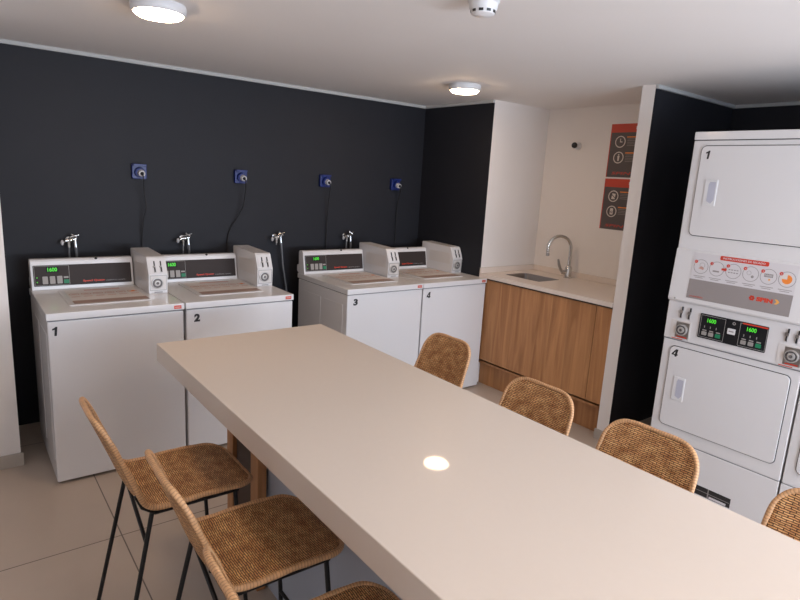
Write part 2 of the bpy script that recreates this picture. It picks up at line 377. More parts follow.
# ------------------------------------------------------------------ washers
W = .651
def decal_icons(b, u, v, sx, sz, y, cols, line='greyprint', r=.038):
    # six round instruction icons in a row; u, v map fractions to local x, z
    for i in range(6):
        cx, cz = u(i), v
        b.ring(cx, cz, r*.93, r, y, line)
def make_washer():
    root = thing('washing_machine', '', 'washing machine')
    b = MB(); b.box(0.004, W-.004, .006, .70, .015, .872, 'enamel'); cab = b.build('cabinet', root, bevel=.006)
    # pressed side ribs
    for x in (.0015, W-.004):
        for y0, y1 in ((.06, .30), (.36, .64)): b = MB(); b.box(x, x+.0025, y0, y1, .12, .80, 'enamel'); b.build('side_panel', root, bevel=.001)
    for x in (.05, W-.05):
        for y in (.06, .64):
            b = MB(); b.cyl((x, y, 0), (x, y, .02), .02, .018, 'black'); b.build('foot', root, smooth=40)
    b = MB(); b.box(0, W, 0, .71, .878, .914, 'enamel'); b.box(.006, W-.006, .008, .70, .872, .878, 'softgap'); b.build('top_panel', root, bevel=.007)
    b = MB(); b.prism(rrect(.122, .520, .142, .565, .012), .9142, .9185, 'enamel', 'z'); lid = b.build('lid', root, bevel=.0015)
    b = MB(); b.T = Matrix.Translation((0, 0, .9190)) @ Matrix.Rotation(-PI/2, 4, 'X')
    # drawn as an (x, z) picture then laid flat: z runs toward the back of the machine
    def S(x): return .150+x*.362
    b.rect(S(0), S(1), .165, .545, 0, 'labelwarm')
    b.rect(S(-.005), S(1.005), .165, .243, -.0004, 'taupe')
    b.rect(S(.27), S(.78), .505, .532, -.0004, 'pink')
    for i in range(6):
        cx = S(.09+.164*i); b.ring(cx, .415, .021, .0255, -.0004, 'pink')
        if i == 5: b.disc(cx, .415, .017, -.0005, 'orange', a0=-PI, a1=PI*.5)
        else: b.rect(cx-.012, cx+.012, .408, .420, -.0005, 'pink')
        b.rect(cx-.022, cx+.022, .350, .356, -.0004, 'pink'); b.rect(cx-.022, cx+.018, .336, .342, -.0004, 'pink')
    # laid flat: flip so that local z -> +y, -y -> +z
    for i, v in enumerate(b.v):
        pass
    b.v = [Vector((v.x, -v.y if v.y < 0 else v.y, v.z)) for v in b.v]
    b.build('instruction_sticker', lid)
    # console
    bx = .538
    prof = [(.615, .9142), (.645, 1.075), (.655, 1.086), (.700, 1.086), (.71, 1.076), (.71, .98), (.735, .975), (.735, .93), (.71, .9142)]
    b = MB(); b.prism(prof, .006, bx, 'enamel', 'x'); con = b.build('console', root, bevel=.004)
    b = MB(); b.sphere((.34, .652, 1.0835), .0075, 'gap', 8); b.build('screw', con)
    # panel on sloping face
    ang = math.atan2(.030, .161)
    b = MB(); b.T = Matrix.Translation((0, .615, .9142)) @ Matrix.Rotation(-ang, 4, 'X')
    b.prism(rrect(.018, bx-.012, .022, .142, .004, 3), -.004, -.0002, 'brown')
    cp = b.build('control_panel', con)
    T0 = b.T
    def pm(name, fn):
        q = MB(); q.T = T0; fn(q); return q.build(name, cp)
    def frame(q):
        q.frame(.022, .195, .026, .138, .0018, -.0048, 'line')
    pm('keypad', frame)
    pm('display', lambda q: (q.rect(.082, .142, .100, .132, -.0052, 'panel_black'), q.text('1600', .088, .1045, .023, -.0058, 'led', w=.047, bold=.02)))
    for i in range(3):
        pm('button', lambda q: q.prism(rrect(.060+.036*i, .086+.036*i, .034, .078, .003, 3), -.0085, -.0044, 'btn'))
    pm('start_button', lambda q: q.prism(rrect(.165, .191, .034, .056, .003, 3), -.0085, -.0044, 'btn_green'))
    pm('key_label', lambda q: q.rect(.165, .189, .064, .074, -.0052, 'btn'))
    for z in (.072, .046): pm('indicator_light', lambda q: q.disc(.034, z, .003, -.0052, 'led', 8))
    pm('brand_lettering', lambda q: (q.text('Speed Queen', .262, .034, .015, -.0048, 'red', w=.115, bold=.03), q.text('COMMERCIAL LAUNDRY', .385, .0355, .007, -.0048, 'greyprint', w=.11)))
    # coin box
    cx0, cx1 = .545, .650
    prof = [(.306, .9145), (.300, 1.030), (.338, 1.118), (.350, 1.127), (.705, 1.136), (.71, 1.13), (.71, .9145)]
    b = MB(); b.prism(prof, cx0, cx1, 'enamel', 'x'); cb = b.build('coin_box', root, bevel=.003)
    b = MB(); b.box(cx0-.0012, cx0+.001, .335, .60, .985, 1.075, 'enamel_side'); b.build('side_plate', cb)
    ang = math.atan2(.038, .088)
    Tt = Matrix.Translation((0, .300, 1.030)) @ Matrix.Rotation(-ang, 4, 'X')
    b = MB(); b.T = Tt; b.prism(rrect(cx0+.010, cx1-.004, .004, .088, .003, 3), -.003, -.0002, 'enamel'); sp = b.build('slot_plate', cb)
    for k in (0, 1):
        q = MB(); q.T = Tt; x = cx0+.037+k*.035
        q.box(x-.003, x+.003, -.0075, -.003, .050, .078, 'black'); q.box(x-.0035, x+.0035, -.009, -.003, .014, .046, 'black')
        q.box(x-.009, x+.002, -.010, -.003, .040, .048, 'steel'); q.box(x-.006, x+.006, -.006, -.003, .010, .016, 'steel')
        q.build('coin_slot', sp)
    b = MB(); b.frame(cx0+.006, cx1-.006, .932, 1.024, .004, .2985, 'steel'); b.rect(cx0+.010, cx1-.010, .936, 1.020, .2988, 'enamel_side')
    b.v = [Vector((v.x, v.y+(.9+.13-v.z)*.05, v.z)) for v in b.v]; b.build('coin_door', cb)
    b = MB()
    b.lathe([(.033, -.004), (.033, .008), (.027, .009)], 'lock', 28, (cx0+.046, .302, .978), (0, -1, 0)); b.lathe([(.027, .009), (.025, .005), (.018, .005)], 'lockdark', 28, (cx0+.046, .302, .978), (0, -1, 0)); b.lathe([(.018, .005), (.016, .012), (.008, .013)], 'lock', 28, (cx0+.046, .302, .978), (0, -1, 0)); b.lathe([(.008, .013), (.0, .011)], 'lockdark', 28, (cx0+.046, .302, .978), (0, -1, 0))
    b.build('coin_lock', cb, smooth=40)
    b = MB(); b.text('------', cx0+.030, .921, .004, .3015, 'greyprint', w=.045); b.rect(cx0+.030, cx0+.075, .920, .926, .3012, 'greyprint'); b.build('lock_label', cb)
    b = MB(); b.box(W-.055, W-.017, -.0015, .0, .886, .904, 'red'); b.rect(W-.051, W-.021, .892, .898, -.002, 'pink'); b.build('red_badge', root)
    return root
def digit(q, s, x, z, h, w, y):
    # heavy condensed figures
    if s == '1': P = [[(.42, 0), (.82, 0), (1, 1), (.66, 1), (.52, .90), (.12, .80), (.09, .64), (.52, .68)]]
    elif s == '4': P = [[(.46, 0), (.80, 0), (.99, 1), (.62, 1), (.00, .36), (-.03, .17), (.49, .17)], [(.80, .17), (.97, .17), (1.0, .35), (.83, .35)]]
    else: q.text(s, x, z, h, y, 'black', w=w, italic=.05, bold=.055); return
    for p in P: q.poly([(x+a*w, z+b*h) for a, b in p], y, 'black')
    if s == '4':
        q.poly([(x+a*w, z+b*h) for a, b in [(.30, .35), (.52, .35), (.57, .68)]], y-.0006, 'enamel')
def number(root, s, x, z, h, w, y, parent=None):
    q = MB(); digit(q, s, x, z, h, w, y); return q.build('number_sticker', root)
w1 = make_washer(); YW = -.918
g = 'coin operated top loading washers along the dark wall'
xs = [-.003, .667, 1.727, 2.387]; scx = [1.018, 1.018, 1.008, 1.008]
labs = ['white top loading washer numbered 1 beside the white column',
        'white top loading washer numbered 2 with its console behind the table corner',
        'white top loading washer numbered 3 with its left side exposed',
        'white top loading washer numbered 4 next to the wooden sink cabinet']
ws = [w1]+[copy_tree(w1) for _ in range(3)]
for k, (o, x, l) in enumerate(zip(ws, xs, labs)):
    o.scale = (scx[ws.index(o)], 1, 1); o.location = (x, YW, 0); o['label'] = l; o['group'] = g
for o, s, x, w in ((ws[0], '1', .020, .026), (ws[1], '2', .044, .034), (ws[2], '3', .050, .036), (ws[3], '4', .036, .036)):
    number(o, s, x, .800, .046, w, .0045)

# ------------------------------------------------------------------ stacked dryers
DW = .683; DX0 = -.018; DX1 = DW-.018
def make_dryer():
    root = thing('stacked_dryer', '', 'tumble dryer')
    D = .70
    b = MB(); b.box(DX0, DX1, 0.004, D, .302, 1.940, 'enamel'); b.build('cabinet', root, bevel=.005)
    b = MB(); b.box(DX0, DX1, 0, D, 1.943, 1.984, 'enamel'); b.box(DX0+.004, DX1-.004, .005, D-.01, 1.938, 1.945, 'gap'); b.build('top_cap', root, bevel=.006)
    b = MB(); b.box(DX0, DX1, .001, D, .012, .299, 'enamel'); b.box(DX0+.004, DX1-.004, .003, D-.01, .298, .303, 'softgap'); b.build('base_panel', root, bevel=.004)
    b = MB(); b.box(.03, DW-.03, .04, D-.03, 0, .014, 'black'); b.build('plinth', root)
    for z0, z1 in ((1.447, 1.915), (.374, .838)):
        b = MB(); b.prism(rrect(.028, DW-.053, z0, z1, .028), .0015, .010, 'gap'); gapo = b.build('door_seal', root)
        b = MB(); b.prism(rrect(.0315, DW-.0565, z0+.0035, z1-.0035, .026), -.004, .012, 'enamel'); d = b.build('door', root, bevel=.002)
        hz = z0+.162
        b = MB(); b.prism([(.078, hz), (.142, hz), (.142, hz+.134), (.078, hz+.134)], -.0075, -.0038, 'plastic')
        h = b.build('handle', d, bevel=.002)
        b = MB(); b.poly([(.098, hz+.024), (.120, hz+.012), (.134, hz+.030), (.134, hz+.122), (.104, hz+.122), (.098, hz+.108)], -.0080, 'recess')
        b.build('handle_recess', h)
    # upper instruction panel (stands proud and overhangs the control band)
    b = MB(); b.prism([(.0045, 1.376), (-.002, 1.370), (-.020, 1.100), (-.014, 1.088), (.0045, 1.088)], DX0-.001, DX1+.001, 'enamel', 'x'); ip = b.build('instruction_panel', root, bevel=.003)
    # local z is measured downward from 1.372 as negative
    q = MB(); q.T = Matrix.Translation((0, -.0022, 1.372)) @ Matrix.Rotation(-math.atan2(.018, .270), 4, 'X')
    y = -.0012
    Z = lambda z: z-1.372
    q.rect(.080, .574, Z(1.222), Z(1.362), y, 'label')
    q.rect(.080, .574, Z(1.118), Z(1.222), y, 'greyband')
    q.prism(rrect(.216, .445, Z(1.340), Z(1.362), .006, 4), y-.0012, y-.0002, 'red')
    q.text('INSTRUCCIONES DE SECADO', .230, Z(1.3465), .0095, y-.0016, 'label', w=.20, bold=.02)
    for i, cx in enumerate((.127, .208, .290, .372, .453, .534)):
        cz = Z(1.292)
        q.ring(cx, cz, .0352, .0378, y-.0004, 'greyprint')
        q.disc(cx-.028, cz+.024, .0085, y-.0008, 'red', 16); q.text(str(i+1), cx-.030, cz+.0195, .009, y-.001, 'label')
        q.rect(cx-.030, cx+.030, cz-.052, cz-.049, y-.0004, 'greyband'); q.rect(cx-.022, cx+.020, cz-.060, cz-.057, y-.0004, 'greyband')
        if i == 0: q.poly([(cx-.012, cz-.010), (cx+.014, cz-.016), (cx+.018, cz-.008), (cx+.004, cz+.004), (cx-.004, cz-.003)], y-.0006, 'pink'); q.ring(cx+.006, cz+.008, .012, .0135, y-.0006, 'greyband')
        if i == 1: q.rect(cx-.018, cx+.014, cz-.017, cz-.009, y-.0006, 'greyband'); q.poly([(cx+.024, cz-.003), (cx+.040, cz-.003), (cx+.040, cz-.008), (cx+.052, cz+.003), (cx+.040, cz+.014), (cx+.040, cz+.008), (cx+.024, cz+.008)], y-.001, 'red')
        if i == 2:
            for a in range(4):
                for c in range(2): q.rect(cx-.024+a*.013, cx-.015+a*.013, cz-.010+c*.014, cz-.005+c*.014, y-.0006, 'greyprint')
        if i == 3: q.disc(cx+.010, cz-.012, .007, y-.0006, 'greyprint', 12); q.ring(cx-.008, cz+.005, .009, .0105, y-.0006, 'greyband')
        if i == 4: q.rect(cx-.020, cx+.020, cz-.003, cz+.014, y-.0006, 'greyprint'); q.text('1600', cx-.016, cz+.001, .009, y-.0008, 'label', w=.032); q.disc(cx+.006, cz-.014, .005, y-.0006, 'yellow', 10)
        if i == 5: q.disc(cx, cz, .028, y-.0006, 'labelwarm'); q.disc(cx, cz, .022, y-.0009, 'orange', a0=-PI, a1=PI*.5)
    q.build('instruction_sticker', ip)
    q = MB(); q.T = Matrix.Translation((0, -.0022, 1.372)) @ Matrix.Rotation(-math.atan2(.018, .270), 4, 'X')
    cx, cz = .400, Z(1.177)
    for k in range(6): q.disc(cx+.0085*math.cos(k*PI/3), cz+.0085*math.sin(k*PI/3), .0052, y-.0006, 'red', 12)
    q.ring(cx, cz, .003, .006, y-.0008, 'red')
    q.text('SPIN', .420, Z(1.166), .022, y-.0006, 'red', w=.074, bold=.06)
    q.poly([(.500, Z(1.166)), (.512, Z(1.166)), (.524, Z(1.178)), (.512, Z(1.190)), (.500, Z(1.190)), (.511, Z(1.178))], y-.0006, 'yellow')
    q.text('LAVANDERIAS', .096, Z(1.127), .008, y-.0006, 'red', w=.07)
    q.rect(.480, .545, Z(1.128), Z(1.131), y-.0006, 'greyprint')
    q.build('logo', ip)
    for x in (.020, DW-.045):
        q = MB(); q.sphere((x, -.020, 1.104), .005, 'steel', 8); q.build('screw', ip)
    # control band
    b = MB(); b.box(DX0, DX1, -.002, .006, .876, 1.086, 'enamel'); band = b.build('control_band', root, bevel=.003)
    b = MB(); b.box(DX0, DX1, -.0005, .006, .869, .873, 'softgap'); b.build('band_seam', root)
    b = MB(); b.prism(rrect(.166, .497, .918, 1.049, .004, 3), -.008, -.0018, 'panel_black'); cp = b.build('control_panel', band)
    for k, x in enumerate((.172, .368)):
        w = .128 if k else .125
        q = MB(); q.frame(x, x+w, .924, 1.043, .0022, -.0084, 'line'); q.build('keypad', cp)
        if k:
            q = MB(); q.rect(x+.01, x+w+.0, 1.0385, 1.0455, -.0088, 'red'); q.build('red_strip', cp)
        q = MB(); q.rect(x+.030, x+.085, 1.003, 1.033, -.0088, 'panel_black'); q.text('1600', x+.034, 1.007, .022, -.0094, 'led', w=.044, bold=.02); q.build('display', cp)
        for i in range(3):
            q = MB(); q.prism(rrect(x+.014+i*.035, x+.039+i*.035, .936, .956, .003, 3), -.011, -.008, 'btn_green' if i == 2 else 'btn'); q.build('start_button' if i == 2 else 'button', cp)
            q = MB(); q.rect(x+.016+i*.035, x+.037+i*.035, .960, .966, -.0088, 'btn'); q.build('key_label', cp)
            q = MB(); q.rect(x+.022+i*.030, x+.026+i*.030, .976, .988, -.0088, 'line'); q.build('indicator_light', cp)
    q = MB(); q.prism(rrect(.312, .350, .972, 1.002, .003, 3), -.011, -.008, 'plastic'); q.rect(.319, .343, .984, .990, -.0115, 'greyprint'); q.build('centre_button', cp)
    q = MB(); q.ring(.338, 1.030, .004, .008, -.0088, 'line'); q.build('print', cp)
    for x0 in (.014, .550):
        b = MB(); b.prism(rrect(x0, x0+.108, .884, .984, .004, 3), -.004, -.0018, 'enamel_side'); cd = b.build('coin_door', band)
        b = MB(); b.rect(x0+.030, x0+.102, .888, .976, -.0045, 'steel'); b.rect(x0+.014, x0+.075, .879, .883, -.0050, 'red')
        b.rect(x0+.040, x0+.096, .891, .897, -.0052, 'red'); b.build('backing_plate', cd)
        b = MB(); o_ = (x0+.063, -.004, .934); b.lathe([(.031, 0), (.031, .010), (.026, .011)], 'lock', 28, o_, (0, -1, 0)); b.lathe([(.026, .011), (.024, .006), (.018, .006)], 'lockdark', 28, o_, (0, -1, 0)); b.lathe([(.018, .006), (.016, .014), (.008, .015)], 'lock', 28, o_, (0, -1, 0)); b.lathe([(.008, .015), (0, .012)], 'lockdark', 28, o_, (0, -1, 0)); b.build('coin_lock', cd, smooth=40)
        for k in (0, 1):
            q = MB(); x = x0+(.052 if x0 < .1 else .032)+k*.044
            q.box(x-.003, x+.003, -.008, -.002, 1.040, 1.062, 'black'); q.box(x-.008, x-.002, -.009, -.002, 1.002, 1.030, 'black')
            q.box(x-.012, x+.003, -.012, -.002, 1.026, 1.042, 'steel'); q.box(x-.010, x+.000, -.006, -.002, .998, 1.003, 'steel')
            q.build('coin_slot', band)
    # rating label low on the base
    b = MB(); b.rect(.285, .470, .055, .108, .0002, 'black'); b.rect(.362, .450, .058, .070, -.0002, 'label'); b.rect(.352, .358, .055, .108, -.0002, 'greyprint')
    b.rect(.290, .466, .080, .083, -.0002, 'greyprint'); b.build('rating_label', root)
    return root
d1 = make_dryer()
XD, YD = 2.805, -2.553
d2 = copy_tree(d1)
for d, yy in ((d1, YD), (d2, YD-.692)):
    d.location = (XD, yy, 0); d.rotation_euler = (0, 0, -PI/2); d['group'] = 'stacked coin operated dryers in the dark alcove'
d1['label'] = 'white stacked pair of dryers numbered 1 and 4 with instruction panel'
d2['label'] = 'second stacked dryer cut off by the right edge of the photo'
q = MB(); digit(q, '1', .054, 1.846, .042, .024, -.0045); q.build('number_sticker', d1)
q = MB(); digit(q, '4', .044, .778, .042, .034, -.0045); q.build('number_sticker', d1)

# ------------------------------------------------------------------ sink niche
XC = 3.052
cab = thing('sink_cabinet', 'oak veneered base cabinet under the cream sink worktop', 'cabinet', (XC, YN, 0))
y1, y0 = -.003, YP-YN+.003
b = MB()
b.box(.020, .62, y0, y0+.016, .20, .903, 'wood'); b.box(.020, .62, y1-.016, y1, .20, .903, 'wood'); b.box(.020, .62, y0, y1, .20, .216, 'wood'); b.box(.60, .616, y0, y1, .216, .903, 'wood')
b.build('carcass', cab)
b = MB(); b.box(.085, .10, y0, y1, 0, .235, 'wood'); b.build('toe_kick', cab)
b = MB(); b.box(.012, .030, y0, y1, .896, .9135, 'wood_dark'); b.build('shadow_gap_strip', cab)  # dark strip colours in the shade of the gap between worktop and doors
edges = [-.003, -.3725, -.7415, -1.098]
for i in range(3):
    b = MB(); b.box(0, .018, edges[i+1]+(.0005 if i < 2 else .0025), edges[i]-.0005, .238, .900, 'wood'); b.build('door', cab, bevel=.0008)
b = MB(); b.box(0, .018, y0, edges[3]-.0025, .238, .900, 'wood'); b.build('filler_panel', cab, bevel=.0008)
# worktop with a sink cut-out
wt = thing('worktop', 'cream stone worktop with upstand over the oak cabinet', 'worktop', (XC, YN, 0))
fx0, fx1 = -.014, XN-XC-.001
sx0, sx1, sy0, sy1 = .150, .420, -.475, -.120
b = MB()
za, zb = .914, .945
b.box(fx0, sx0, y0, y1, za, zb, 'counter'); b.box(sx1, fx1, y0, y1, za, zb, 'counter')
b.box(sx0, sx1, y0, sy0, za, zb, 'counter'); b.box(sx0, sx1, sy1, y1, za, zb, 'counter')
b.build('slab', wt)
b = MB(); b.box(fx0, fx1-.015, y1-.014, y1, zb+.0003, zb+.045, 'counter'); b.box(fx1-.015, fx1, y0, y1, zb+.0003, zb+.045, 'counter'); b.build('upstand', wt, bevel=.001)
sk = thing('sink_basin', 'small undermounted stainless steel basin in the cream worktop', 'sink', (XC, YN, .80))
b = MB(); z0 = -.03; z1 = .143
xs0, xs1, ys0, ys1 = sx0+.001, sx1-.001, sy0+.001, sy1-.001
def ringpts(i, z): return [(x, y, z) for x, y in rrect(xs0+i, xs1-i, ys0+i, ys1-i, .035, 5)]
lv = [ringpts(0, z1), ringpts(.004, z1-.004), ringpts(.008, z0+.03), ringpts(.02, z0+.006), ringpts(.04, z0)]
n = len(lv[0]); vs = sum(lv, []); fs = [((k*n+i), (k*n+(i+1) % n), ((k+1)*n+(i+1) % n), ((k+1)*n+i)) for k in range(len(lv)-1) for i in range(n)]
fs.append(tuple(range((len(lv)-1)*n, len(lv)*n))); b.add(vs, fs, 'basin'); b.build('bowl', sk, smooth=50)
b = MB(); b.lathe([(.028, .0), (.028, .003), (.02, .003), (.018, .001), (0, .001)], 'chrome', 20, ((sx0+sx1)/2, (sy0+sy1)/2, z0+.0005)); b.build('drain', sk, smooth=40)
# faucet
fp = Vector((3.615, -1.262, .9455)); d = Vector((-.88, .47, 0)).normalized()
fa = thing('faucet', 'chrome gooseneck mixer faucet arching over the basin', 'faucet', fp)
b = MB(); b.lathe([(.034, 0), (.034, .006), (.028, .010), (.027, .082), (.020, .095), (.013, .10), (.0, .10)], 'chrome', 24); b.build('body', fa, smooth=40)
pts = [Vector((0, 0, .09)), Vector((0, 0, .15)), Vector((0, 0, .21))]
R_ = .098
for i in range(1, 17):
    t = PI*i/16*1.05
    pts.append(d*(R_-R_*math.cos(t))+Vector((0, 0, .235+R_*1.02*math.sin(t))))
pts.append(pts[-1]+(pts[-1]-pts[-2]).normalized()*.020)
b = MB(); b.tube(pts, .0130, 'chrome', 14); b.build('spout', fa, smooth=50)
e = pts[-1]; b = MB(); b.cyl(e-(pts[-1]-pts[-2]).normalized()*.004, e+(pts[-1]-pts[-2]).normalized()*.026, .0135, .0135, 'steel', 18); b.build('aerator', fa, smooth=40)
sd = Vector((-.90, .42, 0)).normalized()
b = MB(); b.cyl((0, 0, .045), sd*.055+Vector((0, 0, .045)), .017, .017, 'chrome', 18)
b.tube([sd*.052+Vector((0, 0, .045)), sd*.072+Vector((0, 0, .070)), sd*.090+Vector((0, 0, .110)), sd*.100+Vector((0, 0, .150))], [.012, .012, .011, .008], 'steel', 10); b.build('lever', fa, smooth=50)

# posters on the niche wall (x = XN plane, facing -x)
def poster(z0, z1, label, kind):
    root = thing('poster', label, 'poster', (XN+.0015, -1.438, 0), -PI/2, 'brown and red laundry posters')
    b = MB(); b.box(0, .42, -.004, 0, z0, z1, 'poster'); p = b.build('board', root)
    h = z1-z0; y = -.0045
    b = MB(); b.rect(0, .42, z1-.062, z1, y, 'posterred'); b.rect(0, .007, z0, z1-.062, y, 'posterred')
    b.text('NORMAS', .205, z1-.043, .024, y-.0004, 'posterwhite', w=.14, bold=.03)
    for k, cz in enumerate((z1-.130, z1-.245)):
        cx = .088
        b.ring(cx, cz, .036, .043, y-.0003, 'posterwhite')
        if kind == 0 and k == 0:
            b.rect(cx-.003, cx+.003, cz-.002, cz+.024, y-.0004, 'posterwhite'); b.rect(cx-.003, cx+.018, cz-.004, cz+.002, y-.0004, 'posterwhite')
        elif kind == 0:
            b.disc(cx, cz+.020, .006, y-.0004, 'posterwhite', 12); b.poly([(cx-.005, cz-.026), (cx+.005, cz-.026), (cx+.009, cz+.012), (cx-.009, cz+.012)], y-.0004, 'posterwhite')
        elif k == 0:
            b.poly([(cx-.016, cz-.022), (cx+.014, cz-.022), (cx+.018, cz+.018), (cx-.010, cz+.022)], y-.0004, 'posterwhite')
            b.poly([(cx-.030, cz+.022), (cx-.026, cz+.026), (cx+.030, cz-.022), (cx+.026, cz-.026)], y-.0006, 'poster')
        else:
            b.prism(rrect(cx-.013, cx+.013, cz-.024, cz+.024, .006, 3), y-.0006, y-.0003, 'posterwhite'); b.ring(cx, cz-.004, .005, .009, y-.0008, 'poster')
        b.rect(.140, .33, cz+.030, cz+.038, y-.0003, 'orange')
        for j in range(5 if kind == 0 else 4): b.rect(.145, .30-.02*(j % 2), cz+.018-j*.012, cz+.022-j*.012, y-.0003, 'postertext')
    b.text('SPIN', .045, z0+.020, .020, y-.0004, 'red', w=.16, italic=.2)
    b.build('print', root)
poster(1.760, 2.150, 'upper brown and red poster with a clock icon, above the sink', 0)
poster(1.366, 1.748, 'lower brown and red poster, directly under the clock poster', 1)

cc = thing('security_camera', 'small white wall camera with black lens above the faucet', 'camera', (XN-.001, -1.155, 1.992))
b = MB(); b.lathe([(.0, .0), (.030, 0), (.030, .012), (.022, .020), (0, .02)], 'plastic', 24, (0, 0, 0), (-1, 0, 0)); b.build('mount', cc, smooth=40)
b = MB(); b.tube([(-.018, 0, 0), (-.045, -.004, .002)], .016, 'plastic', 16); b.build('housing', cc, smooth=40)
b = MB(); b.sphere((-.060, -.006, .002), .023, 'black', 12); b.build('lens', cc, smooth=40)

# ------------------------------------------------------------------ table
TX0, TX1, TY, TZ, TT = .326, 1.132, -1.602, .906, .078
tb = thing('high_table', 'long high table with glossy cream stone top and wooden pedestals', 'table', ((TX0+TX1)/2, TY, 0))
hw = (TX1-TX0)/2
b = MB(); b.box(-hw, hw, -2.75, 0, TZ-TT, TZ, 'table'); b.build('table_top', tb, bevel=.0025)
M['daylit_laminate'] = mat('laminate_daylight_blue', (.42, .46, .54, 1), .35, noise=.02)  # pale grey with the blue of daylight put into the colour
for y in (-.285, -2.65):
    for sx in (-1, 1):
        for ya, wy in ((y-.062, .062), (y-.315, .070)):
            b = MB(); b.box(sx*.185-.018, sx*.185+.018, ya, ya+wy, .0, TZ-TT-.0005, 'wood'); b.build('leg', tb, bevel=.002)
        b = MB(); b.box(sx*.180-.006, sx*.180+.006, y-.245, y-.0625, .0, TZ-TT-.0005, 'wood_dark'); b.build('pedestal_panel', tb)
b = MB(); b.box(-.155, .155, -2.60, -.36, .0, TZ-TT-.0005, 'daylit_laminate'); b.build('pedestal_box', tb, bevel=.002)  # box added to fill the bluish area under the table

# ------------------------------------------------------------------ wicker counter chairs
SZ = .590; CWH = .180
def profile():
    # (x, z) from the front lip to the top of the back
    p = []
    p += [(.203, SZ-.022), (.192, SZ-.014), (.170, SZ-.008), (.145, SZ-.004)]
    for i in range(1, 8): p.append((.145-i*.275/8, SZ-.001-.003*(1-i/8)+(.004*math.sin(i/8*PI) if i < 4 else .004-.002*(i-4))))
    r = .05; cx, cz = -.13, SZ+r-.001; a1 = math.radians(71)
    for i in range(0, 8): t = a1*i/7; p.append((cx-r*math.sin(t), cz-r*math.cos(t)))
    x, z = p[-1]; L = .290; dx, dz = -math.cos(a1), math.sin(a1)
    for i in range(1, 13):
        f = i/12; p.append((x+dx*L*f-.008*f*f, z+dz*L*f))
    return p
PR = profile()
SL = [0]
for a, c in zip(PR, PR[1:]): SL.append(SL[-1]+math.dist(a, c))
def at(s):
    s = max(0, min(SL[-1], s))
    for i in range(len(PR)-1):
        if s <= SL[i+1]+1e-9:
            f = (s-SL[i])/(SL[i+1]-SL[i]); return Vector((PR[i][0]+(PR[i+1][0]-PR[i][0])*f, 0, PR[i][1]+(PR[i+1][1]-PR[i][1])*f))
def shell(s, t):
    # t across in metres
    P = at(s); a = at(s-.004); c = at(s+.004); T = (c-a).normalized(); N = Vector((-T.z, 0, T.x))   # points toward sitter side or under
    k = (t/CWH)
    dish = .010*(1-k*k) if s < .36 else .020*(1-k*k)
    if .30 < s < .44: f = (s-.30)/.14; dish = (.010*(1-f)+.020*f)*(1-k*k)
    f0 = min(1, s/.08)
    return Vector((P.x, t, P.z)) + N*(dish*f0)
def halfw(s):
    L = SL[-1]; rf, rb = .088, .080; w = CWH
    w -= .004*math.exp(-((s-.37)/.06)**2) + (.024*min(1, (s-.36)/(L-.36)) if s > .36 else 0)
    def rc(d, r): return 0 if d >= r else r-math.sqrt(max(0, r*r-(r-d)**2))
    return w-rc(s, rf)-rc(L-s, rb)
